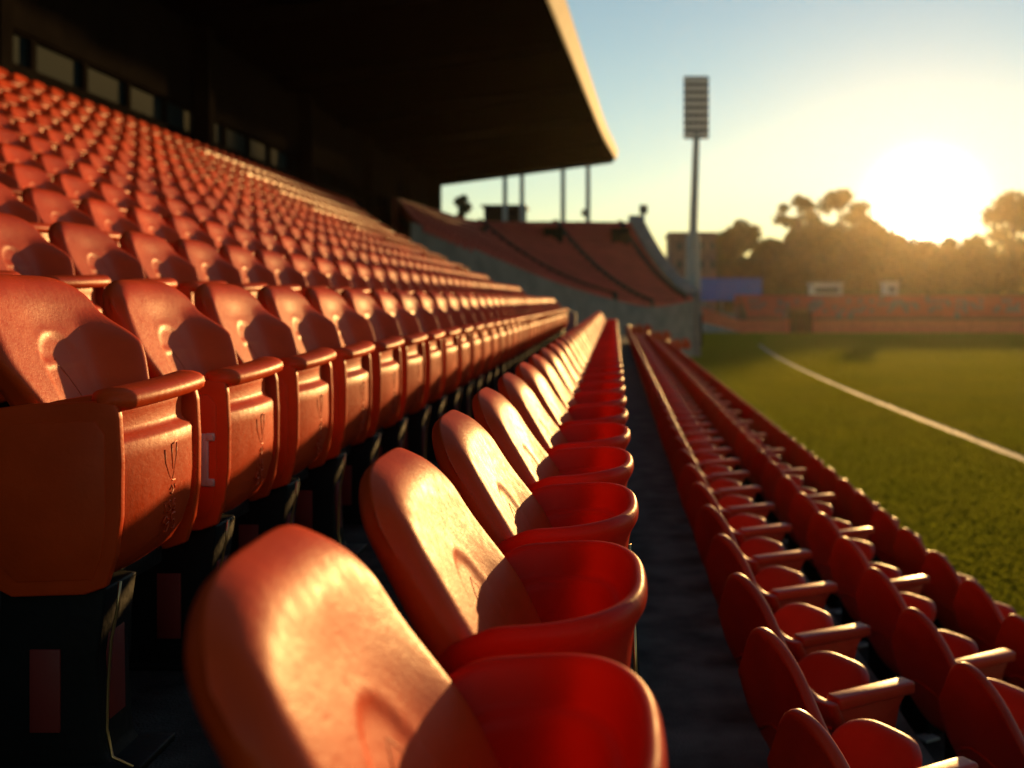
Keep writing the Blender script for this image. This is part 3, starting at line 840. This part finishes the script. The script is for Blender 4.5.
# slim poles seen under the roof's far corner
for (px, top, lab) in ((505, 150, "first"), (522, 150, "second"), (563, 140, "third"), (588, 140, "fourth")):
    b0 = P(px, VY, 72)
    c = thing("slim_pole", f"{lab} from the left of the slim pale poles rising behind the corner stand", "pole", (b0.x, 72, -.01), group="slim poles behind the corner stand")
    mb = MB(); mb.tube([(0, 0, 0), (0, 0, 13.4)], [.19, .14], 8); mb.obj("shaft", M_POLE, c)
    mb = MB(); mb.box(-.35, .35, -.2, .2, 13.4, 13.7); mb.obj("pole_head", M_POLE, c, flat=True)

# ------------------------------------------------------------------ floodlight
fl = thing("floodlight_tower", "tall floodlight tower with a rectangular grid of lamps on a grey mast", "floodlight", (P(695, VY, 90).x, 90, 0))
mb = MB(); mb.tube([(-.2, 0, 0), (-.16, 0, 8.3)], [.72, .55], 16); mb.obj("mast_base", M_POLE, fl)
mb = MB(); mb.tube([(-.16, 0, 8.3), (.12, 0, 16.6)], [.36, .26], 12); mb.obj("mast", M_POLE, fl)
pz0, pz1 = 16.2, 21.3
mb = MB()
mb.box(-.92, -.80, -.12, .12, pz0, pz1); mb.box(1.0, 1.12, -.12, .12, pz0, pz1)
for k in range(9): mb.box(-.80, 1.0, -.1, .1, pz0 + k * (pz1 - pz0 - .1) / 8, pz0 + .1 + k * (pz1 - pz0 - .1) / 8)
mb.box(-.80, 1.0, .13, .17, pz0, pz1)
rack = mb.obj("lamp_rack", simple("rack_paint", (.05, .055, .055), .7), fl, flat=True)
M_LAMP = simple("lamp_glass", (.85, .83, .78), .5, noise=.05)
for k in range(8):
    for q in range(4):
        x = -.58 + q * .45; z = pz0 + .36 + k * .625
        mb = MB(); mb.tube([(x, .12, z), (x, -.02, z), (x, -.14, z - .02)], [.08, .18, .215], 10); mb.obj("lamp", M_LAMP, rack)
sm = thing("small_lamp_mast", "short thin lamp mast rising just right of the corner stand", "lamp mast", (P(643.5, VY, 92).x, 92, 0))
mb = MB(); mb.tube([(0, 0, 0), (0, 0, 10.2)], [.16, .11], 8); mb.obj("mast", M_POLE, sm)
mb = MB(); mb.box(-.35, .35, -.2, .2, 10.2, 10.95, .04); mb.obj("lamp_head", simple("dark_lamp", (.06, .06, .055), .6), sm)

# ------------------------------------------------------------------ buildings and far stand
bb = thing("scorers_box", "dark flat roofed box standing above the corner stand", "building", (0, 0, 0))
a, b = P(484, 207, 78), P(523, 224, 78)
mb = MB(); mb.box(a.x, b.x, 78, 81, -.01, a.z); mb.obj("wall", M_WALLBR, bb, flat=True)
mb = MB(); mb.box(a.x - .2, b.x + .2, 77.8, 81.2, a.z, a.z + .15); mb.obj("roof", M_BLACK, bb, flat=True)
bb = thing("brick_building", "square reddish brick building behind the floodlight mast", "building")
a, b = P(670, 235, 190), P(716, 290, 190)
mb = MB(); mb.box(a.x, b.x, 190, 204, -.02, a.z); mb.obj("wall", M_BRICK, bb, flat=True)
mb = MB(); mb.box(a.x - .3, b.x + .3, 189.7, 204.3, a.z, a.z + .5); mb.obj("parapet", M_BRICK, bb, flat=True)
for i in range(4):
    for j in range(3):
        x = a.x + 1.2 + i * 1.9; z = a.z - 2.6 - j * 3.2
        mb = MB(); mb.box(x, x + .9, 189.94, 189.99, z, z + 1.4); mb.obj("window", simple("dark_glass", (.03, .035, .04), .2) if (i + j) == 0 else bpy.data.materials["dark_glass"], bb, flat=True)

hb_ = thing("blue_hoarding", "long blue hoarding panel with a pale left end above the far stand", "hoarding")
a, b = P(700, 279, 112), P(762, 298, 112); a2 = P(664, 278, 112)
mb = MB(); mb.box(a.x, b.x, 112, 112.25, a.z - 2.2, a.z + .1); mb.obj("panel", M_BLUE, hb_, flat=True)
mb = MB(); mb.box(a2.x, a.x - .01, 112, 112.25, a.z - 2.2, a.z + .12); mb.obj("panel", simple("pale_blue_panel", (.22, .30, .42), .5, noise=.1), hb_, flat=True)["label"] = "pale grey-blue end panel"
for x in np.linspace(a2.x + .3, b.x - .3, 6):
    mb = MB(); mb.box(x - .06, x + .06, 112.26, 112.4, -.02, a.z); mb.obj("post", M_POLE, hb_, flat=True)
for (x0, x1, y0, y1, lab, nm) in ((812, 842, 284, 301, "small white cabin above the far stand, left of the sun", "white_cabin"), (886, 898, 283, 300, "tiny pale cabin above the far stand, below the sun", "small_cabin")):
    c = thing(nm, lab, "cabin"); a, b = P(x0, y0, 110), P(x1, y1, 110)
    mb = MB(); mb.box(a.x, b.x, 110, 112, -.02, a.z); mb.obj("wall", M_WHITE, c, flat=True)
    mb = MB(); mb.box(a.x - .15, b.x + .15, 109.8, 112.2, a.z, a.z + .12); mb.obj("roof", M_WHITE, c, flat=True)
    mb = MB(); mb.box(a.x + .3, b.x - .3, 109.94, 109.99, a.z - .9, a.z - .35); mb.obj("window", bpy.data.materials["dark_glass"], c, flat=True)

fr_ = thing("far_stand", "low red stand with a faded front wall across the field", "stand")
X0, X1 = 11.6, 96.0
mb = MB()
for (s0, s1) in ((X0, 16.0), (18.2, X1)): mb.box(s0, s1, FY, FY + .2, -.02, 1.15)
mb.obj("front_wall", M_ORANGE, fr_, flat=True)
mb = MB()
for j in range(6): mb.box(X0, X1, FY + 1.0 + j * .8, FY + 1.798 + j * .8, -.02, 1.0 + j * .30)
mb.obj("terrace", M_TERR, fr_, flat=True)
mb = MB(); mb.box(X0, X1, FY + 5.85, FY + 6.05, -.02, 3.5); mb.obj("rear_wall", M_REDWALL, fr_, flat=True)
mb = MB(); mb.box(16.05, 18.15, FY + .3, FY + .98, -.02, 1.9); mb.obj("tunnel", M_BLACK, fr_, flat=True)
# sloping orange barrier at its left end, blue bin, dark gate post
sb = thing("sloping_barrier", "orange barrier sloping down to the grass at the field corner", "barrier")
p0, p1 = P(698, 306, 96), P(748, 331, 98)
mb = MB(); d = .35
mb.add([(p0.x, p0.y, p0.z), (p1.x, p1.y, p1.z + .7), (p1.x, p1.y, .0), (p0.x, p0.y, p0.z - 1.3), (p0.x, p0.y + d, p0.z), (p1.x, p1.y + d, p1.z + .7), (p1.x, p1.y + d, .0), (p0.x, p0.y + d, p0.z - 1.3)],
       [(0, 1, 2, 3), (7, 6, 5, 4), (0, 4, 5, 1), (3, 2, 6, 7), (0, 3, 7, 4), (1, 5, 6, 2)])
mb.obj("panel", M_ORANGE, sb, flat=True)
mb = MB(); mb.box(p0.x - .15, p0.x + .15, p0.y, p0.y + .3, -.01, p0.z + .1); mb.obj("post", M_POLE, sb, flat=True)
bn = thing("blue_bin", "small blue wheeled bin at the corner of the field", "bin", (P(686, VY, 70).x, 70, 0))
mb = MB(); mb.prism([(-.30, .12), (.30, .12), (.38, 1.75), (-.38, 1.75)], 'y', -.35, .35, .03); mb.obj("body", simple("bin_blue", (.02, .10, .30), .5), bn)
mb = MB(); mb.box(-.42, .42, -.4, .4, 1.76, 1.86, .03); mb.obj("lid", bpy.data.materials["bin_blue"], bn)
for s in (-1, 1):
    mb = MB(); mb.tube([(s * .28, .3, .12), (s * .34, .3, .12)], .12, 12); mb.obj("wheel", M_BLACK, bn)
gp = thing("gate_post", "dark square gate post beside the blue bin", "post", (P(697, VY, 71).x, 71, 0))
mb = MB(); mb.box(-.32, .32, -.3, .3, 0, 2.1, .03); mb.obj("shaft", M_WALLBR, gp)
mb = MB(); mb.box(-.38, .38, -.36, .36, 2.1, 2.25, .03); mb.obj("cap", M_CONC, gp)
lw = MB(); lw.box(2.16, 2.20, -3, 46, -.01, right_floor(2) + .0); tag(lw.obj("terrace_edge_wall", M_CONC, flat=True), "low concrete wall dropping from the last seat row to the grass", "wall")

# ------------------------------------------------------------------ trees
m_, nt, b_, out_ = new_mat("leaves")
oi = nt.nodes.new("ShaderNodeTexNoise"); oi.inputs['Scale'].default_value = .25; tcx = nt.nodes.new("ShaderNodeTexCoord")
nt.links.new(tcx.outputs['Object'], oi.inputs['Vector'])
rp = nt.nodes.new("ShaderNodeValToRGB"); rp.color_ramp.elements[0].color = (.030, .040, .012, 1); rp.color_ramp.elements[1].color = (.085, .085, .022, 1)
rp.color_ramp.elements[0].position = .35; rp.color_ramp.elements[1].position = .65
nt.links.new(oi.outputs[0], rp.inputs[0]); nt.links.new(rp.outputs[0], b_.inputs['Base Color']); b_.inputs['Roughness'].default_value = .6
tr = nt.nodes.new("ShaderNodeBsdfTranslucent"); nt.links.new(rp.outputs[0], tr.inputs[0])
ms = nt.nodes.new("ShaderNodeMixShader"); ms.inputs[0].default_value = .4
nt.links.new(b_.outputs[0], ms.inputs[1]); nt.links.new(tr.outputs[0], ms.inputs[2]); nt.links.new(ms.outputs[0], out_.inputs[0])
M_LEAF = m_
M_BARK = simple("bark", (.06, .045, .03), .9)

def tree(name, label, px, top, Y, w_px, base=0.0, nclump=26, leaf=.55, per=120, group="trees beyond the far stand", crown_lo=.22, cat="tree"):
    b0 = P(px, VY, Y); H = P(px, top, Y).z; half = w_px / F * Y / 2
    t = thing(name, label, cat, (b0.x, Y, base), group); H -= base
    tr_ = MB(); lean = RNG.normal(0, .03 * H)
    tr_.tube([(0, 0, -.05), (lean * .3, 0, H * .3), (lean, .1, H * .62), (lean * 1.1, 0, H * .85)], [H * .028, H * .02, H * .012, H * .003], 8)
    cl = []
    for k in range(nclump):
        a = RNG.uniform(0, 2 * math.pi); zt = RNG.uniform(crown_lo + .08, .93)
        prof = math.sin(math.pi * min(1, max(0.05, (zt - crown_lo + .1) / (1.10 - crown_lo)))) ** .6
        rr = half * .82 * prof * math.sqrt(RNG.uniform(.05, 1)); cr = half * RNG.uniform(.20, .36)
        c = np.array([lean + rr * math.cos(a), rr * math.sin(a) * .8, zt * H]); cl.append((c, cr))
        if k % 3 == 0:
            z0 = H * max(.2, zt - .25); tr_.tube([(lean * z0 / H, 0, z0), tuple((c + np.array([lean * z0 / H, 0, z0])) / 2 + np.array([0, 0, .03 * H])), tuple(c)], [H * .010, H * .006, H * .002], 5)
    cl.append((np.array([lean, 0, H * .93]), half * .26))
    tr_.obj("trunk", M_BARK, t)
    N = per * len(cl); cen = np.repeat(np.array([c for c, _ in cl]), per, 0); rad = np.repeat(np.array([r for _, r in cl]), per)
    d = RNG.normal(size=(N, 3)); d /= np.linalg.norm(d, axis=1)[:, None]
    pos = cen + d * (rad * RNG.uniform(.15, 1.08, N) ** .6)[:, None] * np.array([1, 1, .75])
    u = RNG.normal(size=(N, 3)); u /= np.linalg.norm(u, axis=1)[:, None]; v = np.cross(u, RNG.normal(size=(N, 3))); v /= np.linalg.norm(v, axis=1)[:, None]
    s = leaf * RNG.uniform(.55, 1.25, N)[:, None]
    quad = np.stack([pos - u * s, pos + v * s * .55, pos + u * s, pos - v * s * .55], 1).reshape(-1, 3)
    me = bpy.data.meshes.new("crown"); me.from_pydata(quad.tolist(), [], np.arange(4 * N).reshape(-1, 4).tolist()); me.materials.append(M_LEAF)
    o = bpy.data.objects.new("crown", me); C.objects.link(o); o.parent = t
    return t
TR = [  # px, top, width px, label
    (655, 262, 40, "small yellow-green tree between corner stand and brick building"),
    (708, 252, 44, "round tree just right of the floodlight mast foot"),
    (743, 221, 56, "rounded tree standing alone above the blue hoarding"),
    (772, 240, 44, "low bushy tree in the dip between two taller crowns"),
    (797, 193, 46, "tall tree with an airy crown, left of the tallest pair"),
    (838, 187, 52, "tallest tree of the far line with a wide open top"),
    (820, 222, 60, "dense dark tree below the two tallest crowns"),
    (868, 220, 56, "broad tree sloping down towards the sun's glow"),
    (893, 236, 52, "low tree directly left of the sun"),
    (922, 242, 50, "low tree directly under the sun"),
    (951, 238, 50, "low tree directly right of the sun"),
    (978, 236, 44, "small tree between the sun and the big right tree"),
    (1012, 190, 62, "big tree cut by the right edge of the photo"),
    (1046, 205, 60, "tree mostly outside the right edge of the photo"),
    (685, 270, 50, "low bush-like tree behind the brick building's foot"),
    (728, 262, 60, "wide low tree behind the blue hoarding"),
    (765, 262, 60, "wide low tree behind the hoarding's right end"),
    (850, 250, 70, "wide low tree behind the white cabin"),
    (800, 255, 60, "wide low tree left of the white cabin"),
]
for i, (px, top, wp, lab) in enumerate(TR):
    if px > 1040: continue
    low = top > 234
    Y = 300 + (i * 37 % 50) - (20 if low else 0)
    tree("broadleaf_tree", lab, px, top, Y, wp * 1.35, nclump=30 if not low else 26, leaf=.95, per=130 if px not in (797, 838, 1012) else 95, crown_lo=.30 if px in (797, 838, 1012) else .12)
for (px, top, wp, Y, lab) in ((458, 190, 34, 105, "small tree seen between the end column and the dark box"), (580, 204, 22, 110, "small round tree seen above the corner stand's rear wall")):
    tree("broadleaf_tree", lab, px, top, Y, wp, nclump=18, leaf=.32, per=110, crown_lo=.3, group="trees behind the corner stand")
# a hedge belt hides the horizon behind the far stand
def hedge(name, label, xs, Y, tops):
    pts = []; 
    t = thing(name, label, "hedge", (0, 0, 0))
    N = 22000; k = RNG.uniform(0, 1, N); px = xs[0] + (xs[1] - xs[0]) * k
    h = np.interp(px, tops[0], tops[1]); X = (px - VX) / F * Y
    zt = EYE + (VY - h) / F * Y; z = zt * RNG.uniform(0, 1, N) ** .8 * (1 + .10 * np.sin(px * .35) + .05 * np.sin(px * .9))
    pos = np.stack([X, Y + RNG.uniform(-3.5, 3.5, N), z], 1)
    u = RNG.normal(size=(N, 3)); u /= np.linalg.norm(u, axis=1)[:, None]; v = np.cross(u, RNG.normal(size=(N, 3))); v /= np.linalg.norm(v, axis=1)[:, None]
    s = .75 * RNG.uniform(.55, 1.25, N)[:, None]
    quad = np.stack([pos - u * s, pos + v * s * .6, pos + u * s, pos - v * s * .6], 1).reshape(-1, 3)
    me = bpy.data.meshes.new("foliage"); me.from_pydata(quad.tolist(), [], np.arange(4 * N).reshape(-1, 4).tolist()); me.materials.append(M_LEAF)
    o = bpy.data.objects.new("foliage", me); C.objects.link(o); o.parent = t
hedge("hedge_belt", "long dark hedge belt below the trees behind the far stand", (640, 1060), 262, ([640, 700, 760, 860, 930, 1060], [268, 262, 262, 252, 256, 250]))

# ------------------------------------------------------------------ haze
hz = MB(); hz.box(-160, 260, -12, 420, -1.2, 48)
mh = bpy.data.materials.new("haze_air"); mh.use_nodes = True; nt = mh.node_tree; nt.nodes.clear()
ho = nt.nodes.new("ShaderNodeOutputMaterial"); pv = nt.nodes.new("ShaderNodeVolumePrincipled")
pv.inputs['Color'].default_value = (1, .90, .74, 1); pv.inputs['Density'].default_value = .000055; pv.inputs['Anisotropy'].default_value = .84
nt.links.new(pv.outputs[0], ho.inputs['Volume'])
tag(hz.obj("haze", mh, flat=True), kind='stuff')
